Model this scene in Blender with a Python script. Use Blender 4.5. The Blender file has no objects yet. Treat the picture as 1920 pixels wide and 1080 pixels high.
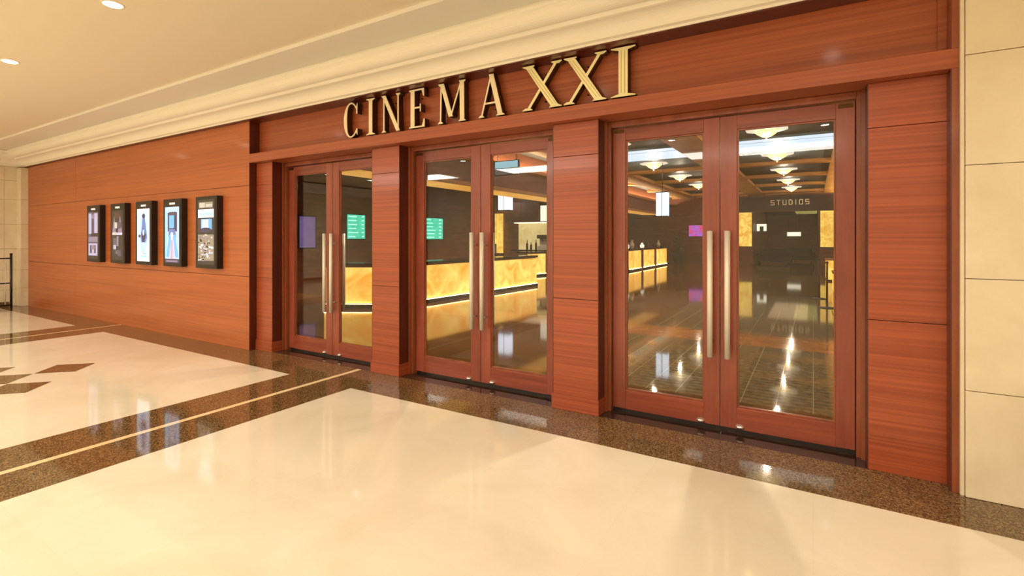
import bpy, bmesh, math, random
from math import radians, sin, cos, pi, tan, atan
from mathutils import Vector, Matrix
random.seed(7)
C = bpy.context.scene.collection
sc = bpy.context.scene

# ------------------------------------------------------------------ helpers
class MB:
    """collects boxes, prisms, tubes, lathes; build() links them as one mesh object"""
    def __init__(s): s.bm = bmesh.new(); s.mats = []
    def mi(s, m):
        if m not in s.mats: s.mats.append(m)
        return s.mats.index(m)
    def box(s, x0, x1, y0, y1, z0, z1, m, bev=0.0, rz=0.0, piv=None):
        i = s.mi(m); b = bmesh.new()
        bmesh.ops.create_cube(b, size=1.0)
        for v in b.verts:
            v.co = Vector(((x0+x1)/2+v.co.x*(x1-x0), (y0+y1)/2+v.co.y*(y1-y0), (z0+z1)/2+v.co.z*(z1-z0)))
        if bev > 0:
            bmesh.ops.bevel(b, geom=b.edges[:], offset=bev, segments=2, affect='EDGES', profile=0.6)
        if rz:
            p = Vector(piv) if piv else Vector(((x0+x1)/2, (y0+y1)/2, 0))
            bmesh.ops.rotate(b, verts=b.verts[:], cent=p, matrix=Matrix.Rotation(rz, 3, 'Z'))
        s.join(b, i); return s
    def join(s, b, i, smooth=False):
        b.verts.index_update(); vs = [s.bm.verts.new(v.co) for v in b.verts]
        for f in b.faces:
            try:
                g = s.bm.faces.new([vs[v.index] for v in f.verts]); g.material_index = i; g.smooth = smooth
            except ValueError: pass
        b.free()
    def prism_y(s, pts, y0, y1, m):
        """polygon given as (x, z), extruded from y0 to y1"""
        i = s.mi(m); b = bmesh.new(); n = len(pts)
        a = [b.verts.new((p[0], y0, p[1])) for p in pts]; c = [b.verts.new((p[0], y1, p[1])) for p in pts]
        b.faces.new(a); b.faces.new(c[::-1])
        for k in range(n): b.faces.new([a[k], c[k], c[(k+1) % n], a[(k+1) % n]])
        bmesh.ops.recalc_face_normals(b, faces=b.faces[:]); s.join(b, i); return s
    def prism_x(s, pts, x0, x1, m, smooth=False):
        """polygon given as (y, z), extruded along x"""
        i = s.mi(m); b = bmesh.new(); n = len(pts)
        a = [b.verts.new((x0, p[0], p[1])) for p in pts]; c = [b.verts.new((x1, p[0], p[1])) for p in pts]
        b.faces.new(a); b.faces.new(c[::-1])
        for k in range(n): b.faces.new([a[k], c[k], c[(k+1) % n], a[(k+1) % n]])
        bmesh.ops.recalc_face_normals(b, faces=b.faces[:]); s.join(b, i); return s
    def prism_z(s, pts, z0, z1, m):
        i = s.mi(m); b = bmesh.new(); n = len(pts)
        a = [b.verts.new((p[0], p[1], z0)) for p in pts]; c = [b.verts.new((p[0], p[1], z1)) for p in pts]
        b.faces.new(a); b.faces.new(c[::-1])
        for k in range(n): b.faces.new([a[k], c[k], c[(k+1) % n], a[(k+1) % n]])
        bmesh.ops.recalc_face_normals(b, faces=b.faces[:]); s.join(b, i); return s
    def quad(s, pts, m):
        i = s.mi(m); f = s.bm.faces.new([s.bm.verts.new(p) for p in pts]); f.material_index = i; return s
    def lathe(s, prof, m, cx=0, cy=0, n=24, smooth=True, rot=0.0, sq=1.0):
        """profile (r, z) turned about the z axis"""
        i = s.mi(m); b = bmesh.new(); rings = []
        for r, z in prof:
            rings.append([b.verts.new((cx+r*cos(2*pi*k/n+rot), cy+r*sin(2*pi*k/n+rot)*sq, z)) for k in range(n)])
        for a, c in zip(rings, rings[1:]):
            for k in range(n): b.faces.new([a[k], a[(k+1) % n], c[(k+1) % n], c[k]])
        b.faces.new(rings[0][::-1]); b.faces.new(rings[-1])
        bmesh.ops.recalc_face_normals(b, faces=b.faces[:]); s.join(b, i, smooth); return s
    def tube(s, p0, p1, r, m, n=12, r1=None):
        i = s.mi(m); p0 = Vector(p0); p1 = Vector(p1); d = p1-p0; L = d.length
        b = bmesh.new()
        bmesh.ops.create_cone(b, cap_ends=True, segments=n, radius1=r, radius2=r if r1 is None else r1, depth=L)
        q = d.to_track_quat('Z', 'Y').to_matrix()
        for v in b.verts: v.co = q @ v.co + (p0+p1)/2
        s.join(b, i, n > 6); return s
    def ball(s, c, r, m, sz=(1, 1, 1), seg=16):
        i = s.mi(m); b = bmesh.new()
        bmesh.ops.create_uvsphere(b, u_segments=seg, v_segments=seg//2+2, radius=r)
        for v in b.verts: v.co = Vector((c[0]+v.co.x*sz[0], c[1]+v.co.y*sz[1], c[2]+v.co.z*sz[2]))
        s.join(b, i, True); return s
    def build(s, name, parent=None):
        me = bpy.data.meshes.new(name); s.bm.to_mesh(me); s.bm.free()
        for m in s.mats: me.materials.append(m)
        o = bpy.data.objects.new(name, me); C.objects.link(o)
        if parent: o.parent = parent
        return o

def tag(o, label=None, cat=None, group=None, kind=None):
    if label: o['label'] = label
    if cat: o['category'] = cat
    if group: o['group'] = group
    if kind: o['kind'] = kind
    return o
def thing(name, label, cat, loc=(0, 0, 0), rz=0, group=None):
    o = bpy.data.objects.new(name, None); o.empty_display_size = 0.1; C.objects.link(o)
    o.location = loc; o.rotation_euler = (0, 0, rz)
    return tag(o, label, cat, group)
def struct(o, label=None, cat=None): return tag(o, label, cat, None, 'structure')
def copy_tree(o, parent=None):
    c = o.copy(); C.objects.link(c); c.parent = parent
    for ch in list(o.children): copy_tree(ch, c)
    return c

# ------------------------------------------------------------------ materials
def lin(c):
    return tuple(((v/255)/12.92 if v/255 <= .04045 else ((v/255+.055)/1.055)**2.4) for v in c)+(1,)
def new_mat(name):
    m = bpy.data.materials.new(name); m.use_nodes = True
    return m, m.node_tree, m.node_tree.nodes['Principled BSDF']
def nd(t, k, **kw):
    n = t.nodes.new(k)
    for a, b in kw.items(): setattr(n, a, b)
    return n
def plain(name, c, rough=.5, metal=0.0, spec=.5, coat=0.0, noise=0.06, nscale=9.0):
    m, t, b = new_mat(name)
    b.inputs['Roughness'].default_value = rough; b.inputs['Metallic'].default_value = metal
    b.inputs['Specular IOR Level'].default_value = spec; b.inputs['Coat Weight'].default_value = coat
    g = nd(t, 'ShaderNodeNewGeometry'); n = nd(t, 'ShaderNodeTexNoise'); n.inputs['Scale'].default_value = nscale
    t.links.new(g.outputs['Position'], n.inputs['Vector'])
    r = nd(t, 'ShaderNodeValToRGB'); c = lin(c)
    r.color_ramp.elements[0].color = tuple(v*(1-noise) for v in c[:3])+(1,)
    r.color_ramp.elements[1].color = tuple(min(1, v*(1+noise)) for v in c[:3])+(1,)
    t.links.new(n.outputs['Fac'], r.inputs['Fac']); t.links.new(r.outputs['Color'], b.inputs['Base Color'])
    return m
def wood(name, dark, light, rough=.32, scale=(0.5, 0.5, 38), contrast=(.36, .66), coat=.25, bump=.0, band=.25):
    m, t, b = new_mat(name)
    g = nd(t, 'ShaderNodeNewGeometry'); mp = nd(t, 'ShaderNodeMapping'); mp.inputs['Scale'].default_value = scale
    t.links.new(g.outputs['Position'], mp.inputs['Vector'])
    n = nd(t, 'ShaderNodeTexNoise'); n.inputs['Scale'].default_value = 1.0; n.inputs['Detail'].default_value = 6
    n.inputs['Roughness'].default_value = .62; n.inputs['Distortion'].default_value = .35
    t.links.new(mp.outputs[0], n.inputs['Vector'])
    mp2 = nd(t, 'ShaderNodeMapping'); mp2.inputs['Scale'].default_value = tuple(v*.16 for v in scale)
    t.links.new(g.outputs['Position'], mp2.inputs['Vector'])
    n2 = nd(t, 'ShaderNodeTexNoise'); n2.inputs['Scale'].default_value = 1.0; n2.inputs['Detail'].default_value = 3
    t.links.new(mp2.outputs[0], n2.inputs['Vector'])
    mx = nd(t, 'ShaderNodeMix'); mx.inputs[0].default_value = band
    t.links.new(n.outputs['Fac'], mx.inputs[2]); t.links.new(n2.outputs['Fac'], mx.inputs[3])
    r = nd(t, 'ShaderNodeValToRGB')
    r.color_ramp.elements[0].position = contrast[0]; r.color_ramp.elements[1].position = contrast[1]
    r.color_ramp.elements[0].color = lin(dark); r.color_ramp.elements[1].color = lin(light)
    t.links.new(mx.outputs[0], r.inputs['Fac']); t.links.new(r.outputs['Color'], b.inputs['Base Color'])
    b.inputs['Roughness'].default_value = rough; b.inputs['Coat Weight'].default_value = coat
    b.inputs['Coat Roughness'].default_value = .12
    return m
def stone(name, c1, c2, scale=1.2, rough=.25, tile=None, tint=.06, vein=.3, offset=.0, spec=.5, grout=1.0):
    m, t, b = new_mat(name)
    g = nd(t, 'ShaderNodeNewGeometry')
    n = nd(t, 'ShaderNodeTexNoise'); n.inputs['Scale'].default_value = scale; n.inputs['Detail'].default_value = 8
    n.inputs['Roughness'].default_value = .6; n.inputs['Distortion'].default_value = vein
    t.links.new(g.outputs['Position'], n.inputs['Vector'])
    r = nd(t, 'ShaderNodeValToRGB'); r.color_ramp.elements[0].position = .3; r.color_ramp.elements[1].position = .7
    r.color_ramp.elements[0].color = lin(c1); r.color_ramp.elements[1].color = lin(c2)
    t.links.new(n.outputs['Fac'], r.inputs['Fac']); out = r.outputs['Color']
    if tile:
        bk = nd(t, 'ShaderNodeTexBrick'); bk.offset = offset; bk.inputs['Scale'].default_value = 1.0
        bk.inputs['Brick Width'].default_value = tile; bk.inputs['Row Height'].default_value = tile
        bk.inputs['Mortar Size'].default_value = .0015; bk.inputs['Mortar Smooth'].default_value = .3
        bk.inputs['Bias'].default_value = 0
        bk.inputs['Color1'].default_value = (1, 1, 1, 1); bk.inputs['Color2'].default_value = (1-tint, 1-tint*1.3, 1-tint*2.2, 1)
        bk.inputs['Mortar'].default_value = (.95*grout, .93*grout, .88*grout, 1)
        t.links.new(g.outputs['Position'], bk.inputs['Vector'])
        mx = nd(t, 'ShaderNodeMix', data_type='RGBA', blend_type='MULTIPLY'); mx.inputs[0].default_value = 1
        t.links.new(out, mx.inputs[6]); t.links.new(bk.outputs['Color'], mx.inputs[7]); out = mx.outputs[2]
    t.links.new(out, b.inputs['Base Color']); b.inputs['Roughness'].default_value = rough
    b.inputs['Specular IOR Level'].default_value = spec
    return m
def granite(name, cols, scale=160, rough=.1, spec=.5):
    m, t, b = new_mat(name)
    g = nd(t, 'ShaderNodeNewGeometry')
    v = nd(t, 'ShaderNodeTexVoronoi'); v.inputs['Scale'].default_value = scale
    t.links.new(g.outputs['Position'], v.inputs['Vector'])
    n = nd(t, 'ShaderNodeTexNoise'); n.inputs['Scale'].default_value = scale*.35; n.inputs['Detail'].default_value = 5
    t.links.new(g.outputs['Position'], n.inputs['Vector'])
    sp = nd(t, 'ShaderNodeSeparateColor'); t.links.new(v.outputs['Color'], sp.inputs[0])
    mx = nd(t, 'ShaderNodeMix'); mx.inputs[0].default_value = .5
    t.links.new(sp.outputs[0], mx.inputs[2]); t.links.new(n.outputs['Fac'], mx.inputs[3])
    r = nd(t, 'ShaderNodeValToRGB'); cr = r.color_ramp
    cr.elements[0].position = .28; cr.elements[0].color = lin(cols[0])
    cr.elements[1].position = .74; cr.elements[1].color = lin(cols[2])
    e = cr.elements.new(.5); e.color = lin(cols[1])
    t.links.new(mx.outputs[0], r.inputs['Fac']); t.links.new(r.outputs['Color'], b.inputs['Base Color'])
    b.inputs['Roughness'].default_value = rough; b.inputs['Specular IOR Level'].default_value = spec
    return m
def emit(name, c, s, noise=0.0, c2=None, scale=3.0, base=(.05, .05, .05)):
    m, t, b = new_mat(name)
    b.inputs['Base Color'].default_value = base+(1,); b.inputs['Roughness'].default_value = .4
    b.inputs['Emission Strength'].default_value = s; b.inputs['Emission Color'].default_value = lin(c)
    if c2:
        g = nd(t, 'ShaderNodeNewGeometry'); n = nd(t, 'ShaderNodeTexNoise')
        n.inputs['Scale'].default_value = scale; n.inputs['Detail'].default_value = 6; n.inputs['Distortion'].default_value = .8
        t.links.new(g.outputs['Position'], n.inputs['Vector'])
        r = nd(t, 'ShaderNodeValToRGB'); r.color_ramp.elements[0].position = .32; r.color_ramp.elements[1].position = .68
        r.color_ramp.elements[0].color = lin(c); r.color_ramp.elements[1].color = lin(c2)
        t.links.new(n.outputs['Fac'], r.inputs['Fac']); t.links.new(r.outputs['Color'], b.inputs['Emission Color'])
    return m
def glass_mat(name, tint=(.97, .98, .97)):
    m, t, b = new_mat(name); t.nodes.remove(b)
    out = [n for n in t.nodes if n.type == 'OUTPUT_MATERIAL'][0]
    tr = nd(t, 'ShaderNodeBsdfTransparent'); tr.inputs[0].default_value = tint+(1,)
    gl = nd(t, 'ShaderNodeBsdfGlossy'); gl.inputs['Roughness'].default_value = .01
    lw = nd(t, 'ShaderNodeLayerWeight'); lw.inputs['Blend'].default_value = .5
    p5 = nd(t, 'ShaderNodeMath', operation='POWER'); p5.inputs[1].default_value = 5; t.links.new(lw.outputs['Facing'], p5.inputs[0])
    fr = nd(t, 'ShaderNodeMath', operation='MULTIPLY_ADD'); fr.inputs[1].default_value = .9; fr.inputs[2].default_value = .03
    t.links.new(p5.outputs[0], fr.inputs[0])
    mx = nd(t, 'ShaderNodeMixShader')
    t.links.new(fr.outputs[0], mx.inputs[0]); t.links.new(tr.outputs[0], mx.inputs[1]); t.links.new(gl.outputs[0], mx.inputs[2])
    t.links.new(mx.outputs[0], out.inputs[0]); return m
def lined_stone(name):
    """dark polished paving with thin pale inlay lines running into the hall and faint cross joints"""
    m, t, b = new_mat(name)
    g = nd(t, 'ShaderNodeNewGeometry'); sp = nd(t, 'ShaderNodeSeparateXYZ'); t.links.new(g.outputs['Position'], sp.inputs[0])
    n = nd(t, 'ShaderNodeTexNoise'); n.inputs['Scale'].default_value = 14; n.inputs['Detail'].default_value = 6
    t.links.new(g.outputs['Position'], n.inputs['Vector'])
    r = nd(t, 'ShaderNodeValToRGB'); r.color_ramp.elements[0].position = .3; r.color_ramp.elements[1].position = .7
    r.color_ramp.elements[0].color = lin((98, 80, 50)); r.color_ramp.elements[1].color = lin((140, 118, 78))
    t.links.new(n.outputs['Fac'], r.inputs['Fac'])
    def line(src, period, width, off=0.0):
        a = nd(t, 'ShaderNodeMath', operation='ADD'); a.inputs[1].default_value = off+100*period
        t.links.new(src, a.inputs[0])
        mo = nd(t, 'ShaderNodeMath', operation='MODULO'); mo.inputs[1].default_value = period; t.links.new(a.outputs[0], mo.inputs[0])
        l = nd(t, 'ShaderNodeMath', operation='LESS_THAN'); l.inputs[1].default_value = width; t.links.new(mo.outputs[0], l.inputs[0])
        return l.outputs[0]
    l1 = line(sp.outputs[0], .287, .008, .004); l2 = line(sp.outputs[1], .105, .02)
    mx = nd(t, 'ShaderNodeMix', data_type='RGBA'); t.links.new(r.outputs[0], mx.inputs[6]); mx.inputs[7].default_value = lin((62, 48, 28))
    k = nd(t, 'ShaderNodeMath', operation='MULTIPLY'); k.inputs[1].default_value = .55; t.links.new(l2, k.inputs[0])
    t.links.new(k.outputs[0], mx.inputs[0])
    my = nd(t, 'ShaderNodeMix', data_type='RGBA'); t.links.new(l1, my.inputs[0]); t.links.new(mx.outputs[2], my.inputs[6])
    my.inputs[7].default_value = lin((172, 152, 110)); t.links.new(my.outputs[2], b.inputs['Base Color'])
    b.inputs['Roughness'].default_value = .05
    b.inputs['Specular IOR Level'].default_value = .38
    return m

M = {}
M['wood'] = wood('red brown veneer', (156, 78, 36), (196, 110, 56), rough=.42, contrast=(.3, .7))
M['wood_pier'] = wood('striped red veneer', (130, 54, 26), (186, 92, 52), rough=.38, scale=(.45, .45, 60), contrast=(.3, .7))
M['wood_fascia'] = wood('brown veneer', (136, 62, 30), (182, 96, 54), rough=.42, scale=(.4, .4, 44), contrast=(.3, .7))
M['wood_door'] = wood('dark red door wood', (118, 50, 34), (166, 84, 62), rough=.3, scale=(9, 9, 1.2), contrast=(.3, .7))
M['wood_rail'] = wood('dark red door rail wood', (118, 48, 30), (166, 82, 56), rough=.3, scale=(1.0, 1, 22), contrast=(.3, .7))
M['wood_frame'] = wood('door frame wood', (112, 50, 26), (166, 90, 54), rough=.3, scale=(9, 9, 1.0), contrast=(.3, .7))
M['reveal'] = wood('dark maroon reveal wood', (72, 22, 10), (98, 36, 18), rough=.35, scale=(9, 9, 1.2))  # darker and redder than the pillar faces
M['gap'] = plain('shadow gap', (40, 14, 8), .8)
M['marble'] = stone('cream polished marble', (226, 213, 186), (240, 229, 207), 1.1, .07, tile=.9, tint=.03, vein=.8, offset=0)
M['granite'] = granite('brown speckled granite', ((66, 46, 26), (108, 80, 48), (150, 118, 76)), 150, .06)
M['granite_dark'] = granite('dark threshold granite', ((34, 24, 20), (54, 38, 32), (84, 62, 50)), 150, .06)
M['inlay'] = stone('pale inlay marble', (226, 196, 146), (238, 214, 170), 3, .08)
M['stone'] = stone('beige wall stone', (222, 206, 174), (238, 224, 194), 2.2, .45, vein=.4)
M['stone_gap'] = plain('stone joint', (150, 124, 84), .8)
M['paint'] = plain('warm ceiling paint', (240, 228, 202), .75, noise=.02, nscale=1)
M['paint_soffit'] = plain('grey cream soffit paint', (238, 234, 222), .75, noise=.02, nscale=1)
M['crown'] = plain('cream crown paint', (246, 240, 222), .55, noise=.02, nscale=1)
M['gold'] = plain('brushed gold', (250, 236, 196), .3, metal=.12, noise=.05)
M['gold_bright'] = plain('polished pale gold', (255, 244, 186), .3, metal=.08, noise=.04)
M['gold_mid'] = plain('mid gold line', (176, 142, 70), .35, metal=.3)
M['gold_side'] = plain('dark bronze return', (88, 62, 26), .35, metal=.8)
M['steel'] = plain('brushed steel', (236, 228, 210), .36, metal=.15, noise=.04)
M['chrome'] = plain('polished chrome', (232, 220, 214), .18, metal=.85, noise=.02)
M['black'] = plain('black frame', (26, 22, 20), .35)
M['dark'] = plain('near black metal', (36, 30, 26), .4)
M['glass'] = glass_mat('door glass')
M['glass_small'] = glass_mat('cabinet glass', (.9, .92, .9))
M['lobby_wood'] = wood('dark lobby veneer', (98, 46, 20), (140, 72, 34), rough=.5, coat=0, scale=(1, 1, 10), contrast=(.3, .7))
M['lobby_wood2'] = wood('mid lobby veneer', (110, 54, 30), (148, 80, 48), rough=.5, coat=0, scale=(1, 1, 8), contrast=(.3, .7))
M['lobby_dark'] = wood('very dark lobby veneer', (48, 20, 12), (66, 30, 18), rough=.5, coat=0, scale=(1, 1, 8), contrast=(.3, .7))
M['lobby_marble'] = stone('brown polished marble', (92, 58, 28), (146, 100, 54), 1.4, .06, vein=1.2, tile=1.2, tint=.12, grout=.7)
M['lobby_band'] = stone('amber marble band', (150, 92, 42), (184, 122, 64), 2.4, .08, vein=1)
M['lobby_tile'] = lined_stone('dark lined paving')
M['beam'] = wood('amber ceiling beam', (176, 118, 52), (214, 154, 80), rough=.5, coat=0, scale=(.8, .8, 6))
M['coffer'] = plain('dark coffer panel', (52, 44, 40), .6)
M['slate'] = plain('slate blue ceiling panel', (92, 106, 116), .5)
M['onyx'] = emit('backlit onyx', (236, 150, 40), 1.15, c2=(255, 214, 110), scale=2.2, base=(.5, .3, .1))
M['onyx_wall'] = emit('backlit gold wall panel', (214, 150, 40), .95, c2=(255, 222, 110), scale=3.5, base=(.4, .25, .08))
M['led'] = emit('warm strip light', (255, 226, 150), 16)
M['soffit_glow'] = emit('lit amber soffit', (226, 150, 58), .75, c2=(250, 190, 96), scale=1.0, base=(.4, .25, .1))  # emission stands in for lamplight falling on the wooden soffit
M['white_panel'] = emit('cool white ceiling light', (206, 222, 240), 1.15)
M['lantern'] = emit('white lantern glass', (222, 236, 255), 2.2)
M['crystal'] = emit('warm crystal', (255, 196, 90), 1.7, c2=(255, 244, 190), scale=14)
M['crystal_rim'] = emit('pale lamp rim', (250, 232, 206), .8)
M['lamp'] = emit('downlight lens', (255, 246, 226), 40)
M['teal'] = emit('teal screen', (40, 196, 150), 1.0, c2=(70, 222, 186), scale=6)
M['teal_text'] = emit('pale teal writing', (176, 250, 226), 1.1)
M['white_lit'] = emit('white lit panel', (250, 240, 214), 1.1)
M['violet'] = emit('dim violet screen', (112, 92, 150), .55, c2=(132, 108, 170), scale=2)
M['cream_lit'] = emit('lit cream niche', (214, 184, 110), .7, c2=(236, 214, 150), scale=3, base=(.4, .3, .2))
M['leaf'] = plain('dark leaf green', (64, 74, 36), .5, noise=.2)
M['fabric'] = plain('dark sofa fabric', (40, 30, 28), .8)
M['counter_top'] = plain('dark stone worktop', (40, 26, 20), .12)

# ------------------------------------------------------------------ dimensions
WY = 3.86      # face of the panelled wall, beam and post
PY = 3.96      # face of the pillars
FY = 4.00      # face of the fascia
LY = 4.17      # face of the door leaves
IY = 4.30      # lobby side of the shop front
CZ = 3.42      # concourse ceiling
XL, XR, YB = -15.1, 6.0, -6.5
LX0, LX1, LYE, LCZ = -13.5, 1.3, 31.0, 3.97

# ------------------------------------------------------------------ floor: one mesh, stone chosen cell by cell
def floor():
    b = MB()
    openings = [(-6.085, -4.23), (-3.825, -1.97), (-1.553, .305)]
    xs = sorted({XL-.3, -10.80, -10.28, -10.22, -9.70, -4.93, -4.46, -4.40, -3.95, XR, 1.4-.5, 1.4-.03, 1.4+.03, 1.9,
                 *[v for o in openings for v in o], LX0, -2.42, LX1, -3.1, .35})
    ys = sorted({YB, 3.415, PY, IY, 4.95, 7.65, 8.55, 13.6, 14.5, 19.4, 20.3, LYE, 42.0})
    for x0, x1 in zip(xs, xs[1:]):
        for y0, y1 in zip(ys, ys[1:]):
            x, y = (x0+x1)/2, (y0+y1)/2
            if y < PY:
                if any(abs(x-c) < .031 for c in (-4.43, -10.25, 1.4)): m = M['inlay']
                elif y > 3.415 or -10.8 < x < -9.7 or -4.93 < x < -3.95 or .9 < x < 1.9: m = M['granite']
                else: m = M['marble']
            elif y < IY:
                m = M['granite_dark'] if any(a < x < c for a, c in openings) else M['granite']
            elif y < LYE:
                if x < LX0 or x > LX1: continue
                if x < -2.42 or y < 4.95: m = M['lobby_marble']
                elif 7.65 < y < 8.55: m = M['lobby_band']
                else: m = M['lobby_tile']
                if x < -2.42 and 7.65 < y < 8.55: m = M['lobby_band']
            else:
                if not (-3.1 < x < .35): continue
                m = M['lobby_tile']
            b.quad([(x0, y0, 0), (x1, y0, 0), (x1, y1, 0), (x0, y1, 0)], m)
    # diamond inlays of dark granite in the middle of the marble field
    cx, cy, d, h = -7.36, 1.68, .56, .275
    for dx, dy in ((0, 0), (d, 0), (-d, 0), (0, d), (0, -d)):
        x, y = cx+dx, cy+dy
        b.quad([(x-h, y, .0012), (x, y-h, .0012), (x+h, y, .0012), (x, y+h, .0012)], M['granite'])
    o = b.build('floor'); struct(o, 'polished cream marble floor with brown granite bands', 'floor')
floor()

# ------------------------------------------------------------------ concourse shell
b = MB(); b.box(-14.81, .732, 3.808, 3.998, 3.055, 3.066, M['reveal']); o = b.build('trim_21'); struct(o, 'thin wooden board under the crown moulding, its shade put into the dark colour', 'trim')  # dark tone stands in for the shadow band under the crown
b = MB(); b.box(XL-.3, XR+.2, YB-.2, 3.1, CZ, CZ+.1, M['paint']); o = b.build('ceiling'); struct(o, 'warm cream concourse ceiling', 'ceiling')
b = MB(); b.box(XL-.3, XR+.2, 3.1, 4.0, 3.385, CZ+.1, M['paint_soffit']); o = b.build('trim_1'); struct(o, 'flat grey cream soffit band above the crown moulding', 'soffit')
# crown moulding: two coves with fillets
prof = [(3.995, 3.066), (3.80, 3.066), (3.795, 3.082), (3.775, 3.088)]
for k in range(9):
    a = k/8*pi/2; prof.append((3.765-.115*(1-cos(a)), 3.09+.105*sin(a)))
prof += [(3.635, 3.20), (3.625, 3.215)]
for k in range(9):
    a = k/8*pi/2; prof.append((3.615-.10*sin(a), 3.225+.10*(1-cos(a))))
prof += [(3.50, 3.335), (3.495, 3.36), (3.51, 3.366), (3.51, 3.3845), (3.995, 3.3845)]
b = MB(); b.prism_x(prof, XL+.0, XR, M['crown']); o = b.build('trim_2'); struct(o, 'cream crown moulding along the top of the wooden wall', 'moulding')
# the same moulding returned along the left wall
b = MB(); b.prism_x([(p[0]-3.86, p[1]) for p in prof if True], 0, 10.2, M['crown'])
o = b.build('trim_3'); struct(o, 'cream crown moulding of the far left wall', 'moulding')
o.rotation_euler = (0, 0, radians(90)); o.location = (XL+.12, YB+.1, 0); o.scale = (1, .8, 1)

def blocks(name, x0, x1, y0, y1, zs, axis, label, cat='wall', mat='stone', gap='stone_gap', g=.004, lim=(), kind='structure'):
    """courses of stone with fine joints: core plus faced blocks"""
    b = MB()
    for z0, z1 in zip(zs, zs[1:]):
        if axis == 'y':
            cuts = [x0]+list(lim)+[x1]
            for a, c in zip(cuts, cuts[1:]): b.box(a+g/2, c-g/2, y0, y1, z0+g/2, z1-g/2, M[mat], .003)
        else:
            cuts = [y0]+list(lim)+[y1]
            for a, c in zip(cuts, cuts[1:]): b.box(x0, x1, a+g/2, c-g/2, z0+g/2, z1-g/2, M[mat], .003)
    if axis == 'y': b.box(x0+.004, x1-.004, y0+.012, y1-.002, zs[0]+.002, zs[-1]-.004, M[gap])
    else:
        if x0 < 0: b.box(x0+.002, x1-.012, y0+.004, y1-.004, zs[0]+.002, zs[-1]-.004, M[gap])
        else: b.box(x0+.012, x1-.002, y0+.004, y1-.004, zs[0]+.002, zs[-1]-.004, M[gap])
    o = b.build(name); tag(o, label, cat, None, kind); return o
Z_ST = [0.0, .617, 1.264, 1.92, 2.557, 3.10]
blocks('wall_front', .752, XR, 3.82, IY, Z_ST, 'y', 'beige stone wall in large courses right of the doors', lim=(1.95, 3.2, 4.45))
b = MB(); b.box(.733, .7515, 3.835, 4.2, 0, 3.05, M['stone'], .002); o = b.build('trim_4'); struct(o, 'thin pale edge strip between wooden post and stone wall', 'trim')
blocks('wall_left', XL-.3, XL, YB, 4.3, [0, .36, .80, 1.26, 1.8, 2.34, 2.76, 3.10], 'x', 'beige stone wall at the far left end of the concourse', lim=(-4, -1.5, 1.0, 2.6, 3.55))
b = MB(); b.box(XL-.25, XL+.02, YB, 3.62, .001, .10, M['granite'], .003); o = b.build('baseboard_left'); struct(o, 'brown granite skirting of the left wall', 'baseboard')
blocks('trim_5', XL+.002, -14.812, 3.74, IY, [0, .4, .8, 1.26, 1.8, 2.34, 3.04], 'y', 'narrow beige stone pilaster beside the left end of the wooden wall', 'pilaster')
blocks('wall_back', XL-.3, XR+.2, YB-.2, YB, [0, .617, 1.264, 1.92, 2.557, 3.42], 'y', 'beige stone wall across the concourse')
b = MB(); b.box(XR, XR+.2, YB, 3.82, 0, 3.42, M['stone']); o = b.build('wall_right'); struct(o, 'beige stone wall at the right end of the concourse', 'wall')

# ------------------------------------------------------------------ wooden shop front
def panelled(name, x0, x1, y0, y1, zs, mat, label, cat, g=.006, xcuts=(), plinth=None):
    b = MB()
    xs = [x0]+list(xcuts)+[x1]
    for z0, z1 in zip(zs, zs[1:]):
        for a, c in zip(xs, xs[1:]):
            b.box(a+(g/2 if a != x0 else 0), c-(g/2 if c != x1 else 0), y0, y1, z0+(g/2 if z0 > 0 else 0), z1-(g/2 if z1 != zs[-1] else 0), M[mat], .002)
    b.box(x0+.006, x1-.006, y0+.01, y1-.01, zs[0]+.002, zs[-1]-.002, M['gap'])
    if plinth: b.box(x0-.012, x1+.012, y0-.014, y1-.05, 0, plinth, M[mat], .003)
    o = b.build(name); struct(o, label, cat); return o
panelled('wall_front_left', -14.81, -6.437, WY, IY, [0, .98, 2.2, 3.055], 'wood', 'long red brown wooden panelled wall that carries the five film posters', 'wall', xcuts=(-12.2,), g=.005)
b = MB(); b.box(-6.437, .732, WY, IY-.002, 2.502, 2.618, M['wood_fascia'], .003)
o = b.build('trim_6'); struct(o, 'projecting wooden beam under the gold lettering', 'beam')
b = MB(); b.box(-6.437, .70, FY, IY-.002, 2.618, 3.055, M['wood_fascia']); b.box(-6.437, .70, FY, IY-.002, 3.055, 3.97, M['wood_fascia'])
b.box(.655, .70, FY-.02, FY, 2.618, 3.054, M['wood_fascia'], .002)
o = b.build('wall_fascia'); struct(o, 'recessed wooden fascia behind the gold lettering', 'wall')
b = MB(); b.box(.70, .732, WY, IY, 0, 2.502, M['wood_frame'], .002); b.box(.70, .732, WY, IY, 2.618, 3.054, M['wood_frame'], .002)
o = b.build('trim_7'); struct(o, 'narrow wooden end post at the right of the shop front', 'post')
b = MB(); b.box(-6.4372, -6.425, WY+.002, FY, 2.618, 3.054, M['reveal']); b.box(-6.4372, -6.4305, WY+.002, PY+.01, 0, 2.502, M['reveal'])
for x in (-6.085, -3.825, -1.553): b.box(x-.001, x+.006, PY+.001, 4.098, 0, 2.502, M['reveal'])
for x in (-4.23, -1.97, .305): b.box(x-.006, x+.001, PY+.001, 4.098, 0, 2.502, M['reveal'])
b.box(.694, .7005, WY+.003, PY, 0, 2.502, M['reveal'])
o = b.build('trim_20'); struct(o, 'dark maroon reveals at the sides of the pillars and the poster wall', 'reveal')
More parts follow.
